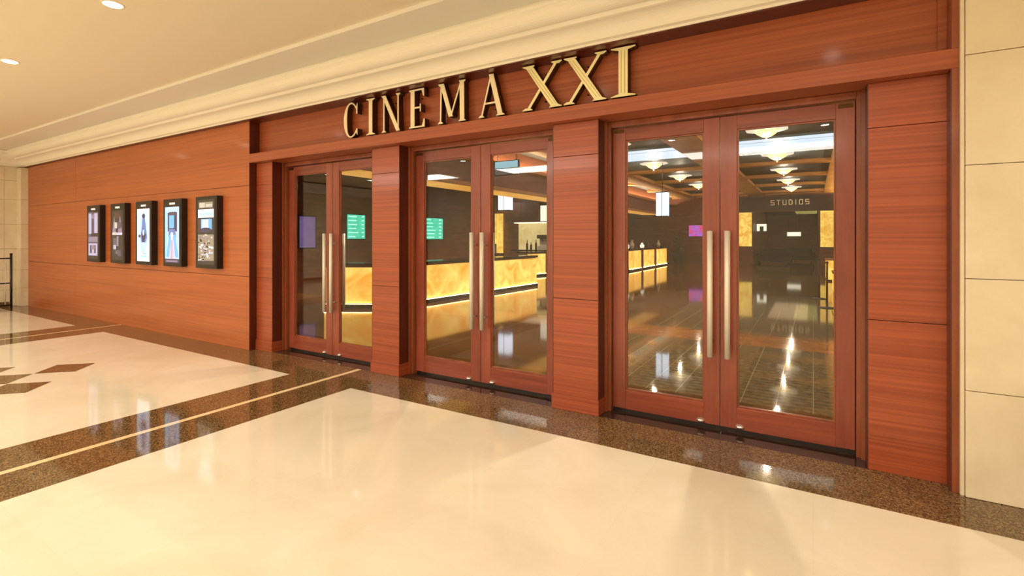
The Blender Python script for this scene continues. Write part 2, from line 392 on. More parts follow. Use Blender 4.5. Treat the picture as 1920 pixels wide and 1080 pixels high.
for i, (a, c, lab) in enumerate(((-6.43, -6.085, 'wooden pillar between the poster wall and the left door pair'),
                  (-4.23, -3.825, 'wooden pillar between the left and middle door pairs'),
                  (-1.97, -1.553, 'wooden pillar between the middle and right door pairs'),
                  (.305, .699, 'wide wooden panel right of the right door pair'))):
    panelled('trim_%d' % (8+i), a, c, PY, IY-.003, [0, .97, 2.21, 2.50], 'wood_pier', lab, 'pillar', plinth=.13 if i < 3 else None, g=.004)

centers = [-5.157, -2.898, -.624]; HALF = .93
names = ['left', 'middle', 'right']
dn = 0
for i, cx in enumerate(centers):
    b = MB()
    for s in (-1, 1):
        e = cx+s*HALF
        b.box(min(e, e-s*.055), max(e, e-s*.055), 4.126, 4.25, 0, 2.50, M['wood_frame'], .003)
        b.box(min(e, e-s*.03), max(e, e-s*.03), 4.10, 4.13, 0, 2.50, M['wood_frame'], .002)
        b.box(min(e-s*.054, e-s*.06), max(e-s*.054, e-s*.06), 4.20, 4.25, 0, 2.45, M['gap'])
    b.box(cx-HALF+.055, cx+HALF-.055, 4.126, 4.25, 2.452, 2.50, M['wood_frame'], .003)
    o = b.build('trim_%d' % (12+i)); struct(o, 'wooden frame around the %s door pair' % names[i], 'door frame')
    b = MB(); b.box(cx-.87, cx+.87, 4.195, 4.235, 0, .024, M['dark']); o = b.build('trim_%d' % (15+i)); struct(o, 'low dark bar added to block the bright gap under the %s door pair' % names[i], 'threshold')  # bar added to block bright lobby floor showing under the leaves
    for s in (-1, 1):
        dn += 1
        side = 'left' if s < 0 else 'right'
        hx = cx+s*.871                      # hinge edge
        r = thing('door_%d' % dn, '%s leaf of the %s pair of wood framed glass doors with long steel handle' % (side, names[i]), 'door', (hx, LY, 0))
        r['kind'] = 'structure'
        # local frame: 0 at hinge edge, grows towards meeting edge in direction d
        d = -s; W = .868
        def lb(b, u0, u1, y0, y1, z0, z1, m, bev=.002):
            a, c = sorted((d*u0, d*u1)); b.box(a, c, y0, y1, z0, z1, m, bev)
        b = MB(); lb(b, 0, .112, 0, .045, .03, 2.444, M['wood_door'], .003); b.build('stile', r)
        b = MB(); lb(b, W-.118, W, 0, .045, .03, 2.444, M['wood_door'], .003); b.build('stile', r)
        b = MB(); lb(b, .112, W-.118, .001, .044, 2.338, 2.444, M['wood_rail'], .003); b.build('top_rail', r)
        b = MB(); lb(b, .112, W-.118, .001, .044, .027, .192, M['wood_rail'], .003); b.build('bottom_rail', r)
        b = MB()
        lb(b, .112, .124, .012, .034, .192, 2.338, M['wood_frame']); lb(b, W-.130, W-.118, .012, .034, .192, 2.338, M['wood_frame'])
        lb(b, .124, W-.130, .012, .034, .192, .206, M['wood_frame']); lb(b, .124, W-.130, .012, .034, 2.326, 2.338, M['wood_frame'])
        b.build('glazing_bead', r)
        b = MB(); lb(b, .1245, W-.1305, .02, .028, .2065, 2.3255, M['glass'], 0); g = b.build('glass_pane', r)
        hxx = d*(W-.060)
        for fy, nm in ((-.075, 'outside'), (.12, 'inside')):
            b = MB(); b.tube((hxx, fy, .578), (hxx, fy, 1.552), .021, M['steel'], 20)
            b.ball((hxx, fy, .578), .0205, M['steel'], (1, 1, .15)); b.ball((hxx, fy, 1.552), .0205, M['steel'], (1, 1, .15))
            hd = b.build('handle', r); hd['label'] = 'long round brushed steel pull handle'
            for z in (.70, 1.43):
                y0, y1 = sorted((fy, 0 if fy < 0 else .045)); b = MB(); b.tube((hxx, y0, z), (hxx, y1, z), .009, M['steel'], 10); b.build('standoff', hd)
        b = MB(); b.lathe([(.034, -.004), (.034, .006), (.026, .022), (.012, .030), (.002, .032)], M['chrome'], 0, 0, 18)
        f = b.build('floor_lock', r); f.location = (d*(W-.14), -.001, .052); f.rotation_euler = (radians(90), 0, 0); f.scale = (1, .62, 1); f['label'] = 'round chrome lock near the floor'
        b = MB(); lb(b, .01, .10, -.006, 0, 2.405, 2.435, M['gold_side'], .001); b.build('pivot_plate', r)

# ------------------------------------------------------------------ letters
def seg(p, q, w):
    """slanted stroke whose ends are level: horizontal width w"""
    return [(p[0]-w/2, p[1]), (p[0]+w/2, p[1]), (q[0]+w/2, q[1]), (q[0]-w/2, q[1])]
def serif(cx, z, w, up, h=.022):
    t = .007
    if up: return [(cx-w/2, z), (cx+w/2, z), (cx+w/2, z+t), (cx+w*.22, z+h), (cx-w*.22, z+h), (cx-w/2, z+t)]
    return [(cx-w/2, z), (cx-w/2, z-t), (cx-w*.22, z-h), (cx+w*.22, z-h), (cx+w/2, z-t), (cx+w/2, z)]
H = .40
def glyph(ch, w, k):
    """list of polygons in a box 0..w by 0..H; k multiplies the stroke"""
    T = .052*k; t = .016*k; P = []
    if ch == 'I':
        P = [seg((w/2, 0), (w/2, H), T), serif(w/2, 0, w, True), serif(w/2, H, w, False)]
    elif ch == 'C':
        n = 26; out = []; inn = []
        for j in range(n+1):
            a = radians(42)+radians(276)*j/n
            out.append((w/2+w/2*cos(a), H/2+H/2*sin(a)))
            ri = w/2-t-(T-t)*max(0, -cos(a))**1.3
            inn.append((w/2+ri*cos(a)*1.0, H/2+(H/2-t)*sin(a)))
        for j in range(n): P.append([out[j], out[j+1], inn[j+1], inn[j]])
        P.append([(w*.86, H*.66), (w*.93, H*.66), (w*.93, H*.97), (w*.86, H*.86)])
        P.append([(w*.86, H*.12), (w*.93, H*.05), (w*.93, H*.24), (w*.86, H*.24)])
    elif ch == 'N':
        a, c = .03, w-.03
        P = [seg((a, 0), (a, H), t), seg((c, 0), (c, H), t), seg((c-.0, 0), (a+.0, H), T), serif(a, 0, .06, True), serif(c, H, .06, False), serif(a-.005, H, .055, False)]
    elif ch == 'E':
        a = .045
        P = [seg((a, 0), (a, H), T), [(0, 0), (w, 0), (w, .085), (w-.012, .085), (w-.035, t), (0, t)],
             [(0, H), (0, H-t), (w-.04, H-t), (w-.018, H-.08), (w-.008, H-.08), (w-.008, H)],
             [(a, H*.5), (w*.72, H*.5), (w*.72, H*.5+t), (a, H*.5+t)], [(w*.70, H*.41), (w*.75, H*.41), (w*.75, H*.61), (w*.70, H*.61)]]
    elif ch == 'M':
        a, c = .03, w-.04; m = w*.47
        P = [seg((a, 0), (a+.008, H), t), seg((c, 0), (c-.004, H), T), seg((m, .06), (a+.018, H), T*.95), seg((m, .06), (c-.01, H), t),
             serif(a, 0, .06, True), serif(c, 0, .085, True), serif(c+.002, H, .075, False), serif(a, H, .05, False)]
    elif ch == 'A':
        m = w*.5
        P = [seg((w-.035, 0), (m+.0, H), T), seg((.03, 0), (m-.005, H-.02), t), [(.055, H*.30), (w-.05, H*.30), (w-.055, H*.30+t), (.062, H*.30+t)],
             serif(.03, 0, .06, True), serif(w-.035, 0, .09, True)]
    elif ch == 'X':
        P = [seg((w-.06, 0), (.06, H), T), seg((.05, 0), (w-.05, H), t*1.25),
             serif(.05, 0, .10, True), serif(w-.06, 0, .12, True), serif(.06, H, .12, False), serif(w-.05, H, .10, False)]
    return P
def make_letter(ch, x0, x1, front, mat, k, label, z0=2.645, big=False):
    w = x1-x0
    r = thing('sign_letter', label, 'letter', (x0, FY, z0), 0, 'gold letters over the doors')
    b = MB()
    for q_, p in enumerate(glyph(ch, w, k)): b.prism_y(p, -.09-.0004*q_*(1 if ch != 'C' else .05), -.083, mat)
    b.build('face', r)
    b = MB()
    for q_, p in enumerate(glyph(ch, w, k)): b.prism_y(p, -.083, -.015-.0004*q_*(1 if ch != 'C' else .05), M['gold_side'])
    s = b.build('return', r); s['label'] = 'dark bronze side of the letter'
    if big:
        b = MB(); T = .052*k
        ln = {'I': [((w/2, .03), (w/2, H-.03))], 'X': [((w-.07, .03), (.07, H-.03))]}[ch]
        for p, q in ln:
            for o_ in (-.2, .2): b.prism_y(seg((p[0]+o_*T, p[1]), (q[0]+o_*T, q[1]), .003), -.0925, -.0905, M['gold_mid'])
        b.build('engraved_line', r)
    for zz in (.08, .32):
        b = MB(); b.tube((w*.5 if ch != 'C' else .02, -.02, zz), (w*.5 if ch != 'C' else .02, 0, zz), .006, M['dark'], 8); b.build('mounting_pin', r)
L = [('C', -4.64, -4.40, 'gold letter C, first letter of the cinema name'), ('I', -4.27, -4.14, 'narrow gold letter I between the C and the N'),
     ('N', -4.03, -3.76, 'gold letter N with a thick diagonal stroke'), ('E', -3.63, -3.42, 'gold letter E between the N and the M'), ('M', -3.24, -2.90, 'gold letter M between the E and the A'),
     ('A', -2.74, -2.46, 'gold letter A, last letter of the first word'), ('X', -2.255, -1.865, 'large pale gold numeral X nearest the letter A'),
     ('X', -1.845, -1.46, 'large pale gold numeral X beside the final numeral I'), ('I', -1.42, -1.215, 'large pale gold numeral I at the right end of the name')]
for j, (ch, a, c, lab) in enumerate(L):
    big = j >= 6
    make_letter(ch, a, c, 3.91, M['gold_bright'] if big else M['gold'], 1.45 if big else 1.0, lab, big=big)

# ------------------------------------------------------------------ film poster light boxes
def E(c, s=1.0): return emit('poster colour %d %d %d' % c, c, s)
PC = {'lav': E((200, 186, 214)), 'plum': E((84, 66, 84)), 'dk': E((34, 28, 30), .6), 'white': E((232, 240, 250), 1.25), 'ice': E((190, 214, 250), 1.2),
      'blue': E((108, 136, 196)), 'navy': E((52, 48, 92), .8), 'sky': E((116, 190, 232), 1.1), 'cyan': E((158, 236, 246), 1.15), 'pink': E((228, 206, 224), 1.1),
      'mauve': E((150, 128, 146)), 'cream': E((222, 206, 184)), 'tan': E((168, 148, 120)), 'red': E((92, 36, 34), .8), 'grey': E((110, 104, 108), .8)}
def ell(cx, cz, rx, rz, n=14): return [(cx+rx*cos(2*pi*k/n), cz+rz*sin(2*pi*k/n)) for k in range(n)]
def rect(a, c, z0, z1): return [(a, z0), (c, z0), (c, z1), (a, z1)]
def art(k, w, h):
    """coloured shapes in fractions of the picture: (colour, polygon)"""
    rnd = random.Random(40+k); S = []
    if k == 0:
        S = [('plum', rect(0, 1, 0, 1)), ('lav', rect(.06, .34, .53, .97)), ('lav', rect(.62, .95, .55, .97)), ('plum', rect(.36, .6, .5, .93)), ('mauve', ell(.5, .9, .16, .05)),
             ('dk', rect(.3, 1, .48, .54)), ('mauve', rect(.05, .95, .36, .47)), ('lav', rect(.06, .92, .07, .33)), ('plum', rect(.2, .78, .12, .29)), ('mauve', ell(.5, .24, .2, .05)), ('lav', rect(.4, .62, .1, .2)), ('dk', rect(0, 1, 0, .06))]
    elif k == 1:
        S = [('dk', rect(0, 1, 0, 1)), ('red', rect(.25, .7, .84, .96)), ('mauve', [(.05, .55), (.22, .9), (.38, .55)]), ('mauve', [(.55, .55), (.75, .9), (.95, .55)]),
             ('cream', rect(.26, .48, .64, .76)), ('plum', ell(.7, .7, .2, .07)), ('pink', rect(.05, .95, .505, .55)), ('cream', rect(.1, .45, .505, .56)), ('grey', rect(.15, .4, .2, .44)),
             ('lav', rect(.15, .4, .22, .3)), ('grey', rect(.35, .8, .12, .2)), ('mauve', rect(.45, .62, .28, .48)), ('plum', rect(.55, .85, .08, .2))]
    elif k == 2:
        S = [('white', rect(0, 1, 0, 1)), ('ice', ell(.52, .55, .34, .42)), ('blue', [(.3, .45), (.45, .84), (.62, .84), (.82, .45), (.7, .36), (.36, .36)]), ('navy', ell(.53, .86, .12, .045)),
             ('navy', [(.34, .52), (.5, .64), (.72, .5), (.6, .37), (.42, .37)]), ('ice', ell(.52, .55, .08, .06)), ('plum', ell(.2, .48, .1, .03)), ('cyan', rect(.35, .8, .08, .11)), ('sky', rect(.5, .75, .14, .155))]
    elif k == 3:
        S = [('ice', rect(0, 1, 0, 1)), ('cyan', rect(.0, .14, .1, .93)), ('navy', rect(.2, .86, .56, .9)), ('sky', rect(.3, .66, .62, .86)), ('plum', rect(.3, .8, .85, .91)), ('blue', [(.24, .46), (.8, .46), (.72, .6), (.3, .6)]),
             ('sky', [(.1, .1), (.3, .5), (.75, .5), (.95, .1)]), ('pink', [(.28, .06), (.46, .5), (.58, .5), (.76, .06)]), ('white', ell(.5, .5, .1, .05)), ('lav', rect(.42, .56, .02, .4)), ('navy', rect(0, 1, 0, .07)), ('mauve', rect(.1, .9, .015, .045))]
    else:
        S = [('dk', rect(0, 1, 0, 1)), ('tan', rect(.08, .92, .87, .96)), ('cream', rect(.1, .44, .88, .95)), ('cream', rect(.5, .88, .885, .93)), ('white', rect(.02, .98, .72, .85)), ('ice', rect(.1, .9, .755, .8)),
             ('red', rect(.0, .14, .5, .7)), ('sky', rect(.2, .86, .54, .7)), ('white', rect(.28, .66, .56, .69)), ('navy', ell(.5, .53, .34, .04)), ('tan', rect(.02, .98, .06, .46))]
        for _ in range(70):
            x, z = rnd.uniform(.04, .9), rnd.uniform(.05, .45); S.append((rnd.choice(['cream', 'white', 'dk', 'red', 'mauve', 'cream', 'pink']), rect(x, x+rnd.uniform(.04, .1), z, z+rnd.uniform(.01, .03))))
    return S
plab = ['poster light box farthest left on the wooden wall, mauve picture on black', 'poster light box with the darkest picture, second from the left end',
        'middle poster light box with a pale blue white picture', 'poster light box with a blue picture and pale standing figure shape, fourth from left',
        'poster light box nearest the doors, crowded beige picture under a white band']
pcx = [(-11.42, -10.86), (-10.43, -9.88), (-9.49, -8.94), (-8.57, -8.02), (-7.62, -7.06)]
for k, (a, c) in enumerate(pcx):
    w = c-a; h = 1.02
    r = thing('poster_light_box', plab[k], 'poster display', (a, WY, 1.068), 0, 'film poster light boxes on the wooden wall')
    b = MB(); b.box(0, w, -.085, 0, 0, h, M['black'], .004); b.box(.02, w-.02, -.088, -.08, .02, h-.02, M['black'], .001); b.build('case', r)
    b = MB(); fy = -.0885; px0, px1, pz0, pz1 = .065, w-.065, .055, h-.12
    if k == 4: pz1 = h-.045
    for j, (cn, poly) in enumerate(art(k, w, h)):
        b.prism_y([(px0+(px1-px0)*min(1, max(0, p[0])), pz0+(pz1-pz0)*min(1, max(0, p[1]))) for p in poly], fy-.00022*(j+1), fy, PC[cn])
    pp = b.build('picture', r)
    if k < 4:
        b = MB(); b.box(w*.36, w*.66, -.0905, -.0885, h-.085, h-.055, M['white_lit']); b.build('nameplate', r)

# ------------------------------------------------------------------ railing far left
r = thing('railing', 'dark metal tube railing in front of the stone wall at the left edge', 'railing', (-14.74, 3.57, 0))
b = MB(); b.tube((0, 0, 0), (0, 0, 1.15), .022, M['dark']); b.tube((0, 0, 1.15), (0, 0, 1.17), .026, M['dark']); b.build('post', r)
b = MB(); b.tube((0, -1.8, 0), (0, -1.8, 1.15), .022, M['dark']); b.build('post', r)
for z in (1.06, .53, .06):
    b = MB(); b.tube((0, 0, z), (0, -1.8, z), .014, M['dark']); b.build('rail', r)
b = MB(); b.tube((0, -.09, .06), (0, -.09, 1.06), .010, M['steel']); b.build('baluster', r)

# ------------------------------------------------------------------ downlights in the concourse ceiling
def downlight(loc, label, power, first=None):
    if first is None:
        r = thing('downlight', label, 'ceiling light', loc, 0, 'round downlights in the cream ceiling')
        b = MB(); n = 28
        b.lathe([(.062, .0), (.078, -.004), (.082, -.002), (.082, .002)], M['paint'], 0, 0, n); b.build('trim_ring', r)
        b = MB(); b.lathe([(.060, -.0045), (.060, -.001)], M['lamp'], 0, 0, n); b.build('lens', r)
        l = bpy.data.lights.new('downlight_lamp', 'SPOT'); l.energy = power; l.color = (1, .955, .88); l.spot_size = radians(150); l.spot_blend = .8; l.shadow_soft_size = .06
        lo = bpy.data.objects.new('lamp', l); C.objects.link(lo); lo.parent = r; lo.location = (0, 0, -.03)
        return r
    r = copy_tree(first); r.location = loc; r['label'] = label; return r
d0 = downlight((-4.93, 1.80, CZ-.001), 'round downlight second from the left in the cream ceiling, at the top edge', 64)
pos = [(-7.48, 1.80, 'round downlight at the left edge of the photo in the cream ceiling'), (-10.03, 1.80, 'downlight beyond the left edge above the poster wall'),
       (-12.6, 1.8, 'downlight near the far left wall'), (-2.38, 1.80, 'downlight above the middle door pair'), (.17, 1.80, 'downlight above the right door pair'), (2.7, 1.8, 'downlight above the stone wall')]
for x, y, lab in pos: downlight((x, y, CZ-.001), lab, 0, d0)
for j, x in enumerate((-12.6, -10.03, -7.48, -4.93, -2.38, .17, 2.7)):
    downlight((x, -1.6, CZ-.001), 'downlight in the concourse ceiling behind the viewer', 0, d0)

def area(name, loc, size, power, color, rot=(0, 0, 0), sy=None):
    l = bpy.data.lights.new(name, 'AREA'); l.energy = power; l.color = color; l.size = size
    if sy: l.shape = 'RECTANGLE'; l.size_y = sy
    o = bpy.data.objects.new(name, l); C.objects.link(o); o.location = loc; o.rotation_euler = rot; return o
# fill panels added to light the concourse, unseen behind the camera
for j, (x, y) in enumerate(((-11, -3.6), (-6, -3.6), (-1, -3.6), (3.6, -3.6))):
    r = thing('ceiling_fill_panel', 'long fill light panel added over the concourse, unseen behind the viewer', 'ceiling light', (x, y, CZ-.001), 0, 'added fill panels behind the viewer')
    b = MB(); b.box(-1.6, 1.6, -.6, .6, -.02, 0, M['paint'], .002); b.build('frame', r)
    b = MB(); b.box(-1.55, 1.55, -.55, .55, -.024, -.02, emit('warm diffuser', (255, 236, 200), 3.0)); b.build('diffuser', r)
    area('panel_fill', (x, y, CZ-.04), 3.0, (225, 210, 140, 60)[j], (1, .955, .88), (0, 0, 0), 1.0)

# ------------------------------------------------------------------ lobby shell
b = MB(); b.box(LX0-.2, LX1+.2, IY, LYE, LCZ, LCZ+.1, M['coffer'])
b.box(-6.0, .5, 15.5, 18.0, LCZ-.012, LCZ, M['slate'])
o = b.build('ceiling_lobby'); struct(o, 'dark coffered lobby ceiling', 'ceiling')
b = MB(); b.box(-2.92, .27, LYE+.2, 42, 3.2, 3.3, M['coffer']); o = b.build('ceiling_corridor'); struct(o, 'dark corridor ceiling', 'ceiling')
b = MB()
for y in (7.1, 10.8, 18.2, 21.9, 25.6, 29.3): b.box(-7.3, LX1, y-.18, y+.18, 3.85, LCZ, M['beam'], .004)
for x in (-6.3, -2.72, .88): b.box(x-.42, x+.42, IY, LYE, 3.851, LCZ-.001, M['beam'], .004)
b.box(-7.3, LX1, LYE-.35, LYE, 3.849, LCZ-.002, M['beam'])
o = b.build('trim_18'); struct(o, 'amber beams of the lobby ceiling', 'beams')
b = MB(); b.box(LX0-.2, LX0, IY, LYE, 0, LCZ, M['lobby_wood']); o = b.build('wall_lobby_left'); struct(o, 'dark brown left wall of the lobby', 'wall')
b = MB(); b.box(LX1, LX1+.2, IY, LYE, 0, LCZ, M['lobby_wood']); o = b.build('wall_lobby_right'); struct(o, 'dark brown right wall of the lobby', 'wall')
b = MB()
b.box(LX0-.2, -2.92, LYE, LYE+.2, 0, LCZ, M['lobby_wood2']); b.box(.27, LX1+.2, LYE, LYE+.2, 0, LCZ, M['lobby_wood2']); b.box(-2.92, .27, LYE, LYE+.2, 2.95, LCZ, M['lobby_wood2'])
b.box(-4.0, 1.28, LYE-.05, LYE-.001, 2.97, 3.80, M['lobby_dark'])
o = b.build('wall_lobby_back'); struct(o, 'brown end wall of the lobby with the opening to the studios', 'wall')
b = MB(); b.box(-3.12, -2.92, LYE+.2, 42, 0, 3.2, M['lobby_wood']); b.box(.27, .47, LYE+.2, 42, 0, 3.2, M['lobby_wood']); b.box(-3.12, .47, 42, 42.2, 0, 3.2, M['lobby_wood2'])
o = b.build('wall_corridor'); struct(o, 'brown corridor walls beyond the lobby opening', 'wall')
b = MB(); b.box(LX0, -6.437, IY, IY+.05, 0, LCZ, M['lobby_wood']); b.box(-6.437, .732, IY-.002, IY+.05, 2.55, LCZ, M['lobby_wood']); b.box(.732, LX1, IY, IY+.05, 0, LCZ, M['lobby_wood'])
o = b.build('wall_lobby_front'); struct(o, 'lobby side of the shop front wall', 'wall')
# counter bulkhead; lamplight on its wooden underside is put in as glow
b = MB(); b.box(-8.3, -7.4, 6.2, 28.2, 2.82, LCZ, M['lobby_wood2']); b.box(-7.42, -7.385, 6.2, 28.2, 2.80, 2.90, M['beam'])
o = b.build('wall_bulkhead'); struct(o, 'brown bulkhead hanging over the glowing counter', 'bulkhead')
b = MB(); b.box(-8.3, -7.42, 6.22, 28.2, 2.80, 2.82, M['soffit_glow']); o = b.build('trim_19'); struct(o, 'lit amber underside of the bulkhead', 'soffit')
# concession end wall
b = MB(); b.box(LX0, -8.3, 19.6, 19.8, 0, LCZ, M['lobby_wood']); o = b.build('wall_concession'); struct(o, 'dark wall behind the drinks bar', 'wall')

# cool white ceiling light band
r = thing('ceiling_light_band', 'wide cool white light band across the lobby ceiling', 'ceiling light', (-2.0, 14.55, LCZ))
b = MB(); b.box(-3.2, 2.5, -.95, .95, -.05, 0, M['slate'], .004); b.build('housing', r)
b = MB(); b.box(-3.15, 2.45, -.9, -.52, -.056, -.05, M['white_panel']); b.box(-3.15, 2.45, -.45, .9, -.056, -.05, M['white_panel']); b.build('diffuser', r)

# crystal dish lamps
def dish(loc, label):
    r = thing('crystal_ceiling_lamp', label, 'ceiling lamp', loc, 0, 'crystal dish lamps in two rows')
    b = MB(); b.lathe([(.46, .17), (.44, .15), (.28, .13), (.28, .17)], M['crystal_rim'], 0, 0, 8, False, radians(22.5)); b.build('rim', r)
    b = MB(); b.lathe([(.02, -.02), (.10, 0), (.19, .055), (.265, .13), (.275, .15)], M['crystal'], 0, 0, 12, False); b.build('bowl', r)
    b = MB(); b.lathe([(.01, -.07), (.022, -.05), (.022, -.03)], M['gold'], 0, 0, 10); b.build('finial', r)
    b = MB(); b.lathe([(.08, .16), (.08, .20)], M['gold'], 0, 0, 16); b.build('canopy', r)
    l = bpy.data.lights.new('dish_lamp', 'POINT'); l.energy = 32; l.color = (1, .84, .62); l.shadow_soft_size = .03
    lo = bpy.data.objects.new('lamp', l); C.objects.link(lo); lo.parent = r; lo.location = (0, 0, -.2)
    return r
ords = ['nearest', 'second', 'third', 'fourth', 'farthest']
first = None
for x, row in ((-.90, 'right'), (-4.47, 'left')):
    for j, y in enumerate((12.5, 16.35, 20.1, 23.8, 27.4)):
        lab = 'crystal dish lamp, %s of the %s row in the lobby ceiling' % (ords[j], row)
        if first is None: first = dish((x, y, LCZ-.20), lab)
        else:
            c = copy_tree(first); c.location = (x, y, LCZ-.20); c['label'] = lab

# ------------------------------------------------------------------ glowing counter
def counter(pts, h, name, label, cat='counter', depth=.55, top=True, pil=()):
    """polyline front (x, y); body lies on the left (-x) side"""
    r = thing(name, label, cat, (pts[0][0], pts[0][1], 0)); ox, oy = pts[0]
    P = [(x-ox, y-oy) for x, y in pts]
    fr = MB(); pl = MB(); tp = MB(); ld = MB(); bd = MB()
    for (xa, ya), (xb, yb) in zip(P, P[1:]):
        dx, dy = xb-xa, yb-ya; Ln = math.hypot(dx, dy); nx, ny = dy/Ln, -dx/Ln   # outward normal (right side of travel)
        if nx < 0 and ny > 0: nx, ny = -nx, -ny
        def off(d): return [(xa+nx*d, ya+ny*d), (xb+nx*d, yb+ny*d)]
        def slab(B, d0, d1, z0, z1, m):
            (a0, a1), (c0, c1) = off(d0), off(d1); B.prism_z([a0, a1, c1, c0], z0, z1, m)
        slab(fr, -.02, 0, .11, h-.09, M['onyx'])
        slab(pl, -depth+.05, .05, 0, .085, M['counter_top'])
        slab(ld, .008, .03, .085, .097, M['led'])
        slab(tp, -depth, .05, h-.06, h, M['counter_top'])
        slab(bd, -depth+.03, -.022, .11, h-.06, M['lobby_wood2'])
    bd.build('body', r); f = fr.build('front_panel', r); f['label'] = 'glowing amber onyx front'; pl.build('plinth', r); ld.build('strip_light', r)
    if top: tp.build('worktop', r)
    return r
counter([(-8.95, 7.02), (-7.92, 7.62), (-7.62, 8.9), (-7.40, 13.7)], .955, 'glowing_counter', 'long glowing amber counter with dark top seen through the left and middle doors')
counter([(-9.35, 16.6), (-9.15, 17.7)], .96, 'glowing_counter', 'short glowing amber counter end behind the long counter, right side of the middle door glass')
for j, (y0, y1, lab) in enumerate(((21.6, 23.4, 'glowing amber counter block nearest in the row beyond the right door, left glass'), (23.75, 25.7, 'glowing amber counter block in the centre of the far row of three'), (26.05, 28.2, 'glowing amber counter block farthest into the lobby'))):
    r = counter([(-7.0, y0), (-7.0, y1)], 1.0, 'glowing_counter', lab); r['group'] = 'row of glowing counter blocks'
# brown posts between the blocks
for y, lab in ((23.575, 'brown post between the first and second counter blocks'), (25.875, 'brown post between the second and third counter blocks')):
    b = MB(); b.box(-.3, 0, -.14, .14, 0, 1.02, M['lobby_wood2'], .01); o = b.build('counter_post'); o.location = (-6.97, y, 0); tag(o, lab, 'post', 'posts between the counter blocks')
# lit column behind the counters (door 3 left glass)
r = thing('light_column', 'glowing yellow column above the far counter row beside the middle pillar', 'light column', (-8.0, 23.3, 0))
b = MB(); b.box(-.18, .18, -.18, .18, 0, 1.05, M['lobby_wood2']); b.build('base', r)
b = MB(); b.box(-.16, .16, -.16, .16, 1.05, 2.60, M['onyx_wall'], .01); b.build('shade', r)
b = MB(); b.box(-.18, .18, -.18, .18, 2.60, 2.80, M['lobby_wood2']); b.build('cap', r)
# jars and vases on the far blocks
k = 0
for y, z, c, lab in ((22.0, .28, 'crystal_rim', 'pale vase on the nearest far counter block'), (22.7, .40, 'steel', 'tall metal jug on the nearest far counter block'), (24.3, .26, 'white_lit', 'small white jar on the middle far counter block'),
                  (25.1, .42, 'dark', 'tall dark bottle on the middle far counter block'), (26.6, .3, 'dark', 'dark round pot on the farthest counter block'), (27.3, .36, 'steel', 'metal jar on the farthest counter block')):
    b = MB(); b.lathe([(.07, 0), (.10, z*.2), (.11, z*.5), (.05, z*.78), (.045, z*.9), (.06, z)], M[c], 0, 0, 14); o = b.build('vase'); o.location = (-7.22, y, 1.0); tag(o, lab, 'vase', 'jars and vases on the far counters')

# ------------------------------------------------------------------ screens, boards
def screen(name, loc, rz, w, h, mat, label, cat='screen', text=True, tm='teal_text', t=.06, rows=6):
    r = thing(name, label, cat, loc, rz)
    b = MB(); b.box(-w/2-.04, w/2+.04, 0, t, -h/2-.04, h/2+.04, M['black'], .005); b.build('case', r)
    b = MB(); b.box(-w/2, w/2, -.004, 0, -h/2, h/2, mat)
    if text:
        rnd = random.Random(len(label))
        for q in range(rows):
            z = h/2-h*(q+.6)/rows; a = -w/2+.05*w
            b.box(a, a+w*rnd.uniform(.35, .6), -.006, -.004, z, z+h*.05, M[tm])
            b.box(w*.30, w*.42, -.006, -.004, z, z+h*.06, M[tm])
    b.build('display', r)
    return r
# facing direction: rz = 90 deg turns the face (-y) towards +x
screen('menu_screen', (LX0+.062, 11.86, 1.88), radians(90), .78, .82, M['teal'], 'teal menu screen on the brown wall seen through the right glass of the left doors')
screen('menu_screen', (LX0+.062, 15.85, 1.88), radians(90), 1.35, .86, M['teal'], 'teal menu screen on the brown wall seen through the left glass of the middle doors')
screen('wall_poster', (LX0+.062, 9.93, 1.68), radians(90), .56, .96, M['violet'], 'dim violet poster screen on the brown wall seen through the leftmost glass', 'poster', text=False)
screen('television', (-5.75, LYE-.062, 1.92), 0, 1.25, .66, emit('pink television picture', (206, 52, 96), 1.1, c2=(120, 96, 220), scale=4), 'television with pink and violet picture on the end wall', 'television', text=False)
screen('till_screen', (-8.2, 12.3, 1.16), radians(50), .30, .24, M['violet'], 'small violet till screen standing on the long counter', 'screen', text=False, t=.03)
b = MB()
# hanging white board over the counter
r = thing('hanging_sign', 'pale blue lit board hanging below the lobby ceiling over the counter', 'sign', (-6.75, 10.9, 3.30))
b = MB(); b.box(-.36, .36, -.04, .04, -.19, .19, M['black'], .005); b.build('case', r)
b = MB(); b.box(-.34, .34, -.046, -.04, -.0, .17, emit('pale blue board', (150, 196, 206), .9)); b.box(-.34, .34, -.046, -.04, -.17, -.02, emit('grey board', (110, 104, 100), .5)); b.build('display', r)
for x in (-.28, .28): b = MB(); b.tube((x, 0, .19), (x, 0, .67), .008, M['dark']); b.build('hanger', r)
# white lanterns
def lantern(loc, w, h, top, label):
    r = thing('hanging_lantern', label, 'lantern', loc, 0, 'white lanterns in the lobby')
    b = MB(); b.box(-w/2, -w*.04, -w*.3, w*.3, -h/2, h/2, M['lantern'], .004); b.build('shade', r)
    b = MB(); b.box(w*.04, w/2, -w*.3, w*.3, -h/2, h/2, M['lantern'], .004); b.build('shade', r)
    b = MB(); b.box(-w*.52, w*.52, -w*.32, w*.32, h/2, h/2+.03, M['dark'], .002); b.box(-w*.52, w*.52, -w*.32, w*.32, -h/2-.03, -h/2, M['dark'], .002); b.box(-w*.035, w*.035, -w*.25, w*.25, -h/2, h/2, M['dark']); b.build('frame', r)
    b = MB(); b.tube((0, 0, h/2+.03), (0, 0, top-loc[2]), .01, M['dark'], 8); b.build('rod', r)
lantern((-4.15, 16.2, 2.58), .36, .74, LCZ-.012, 'white two panel lantern seen through the left glass of the right doors')
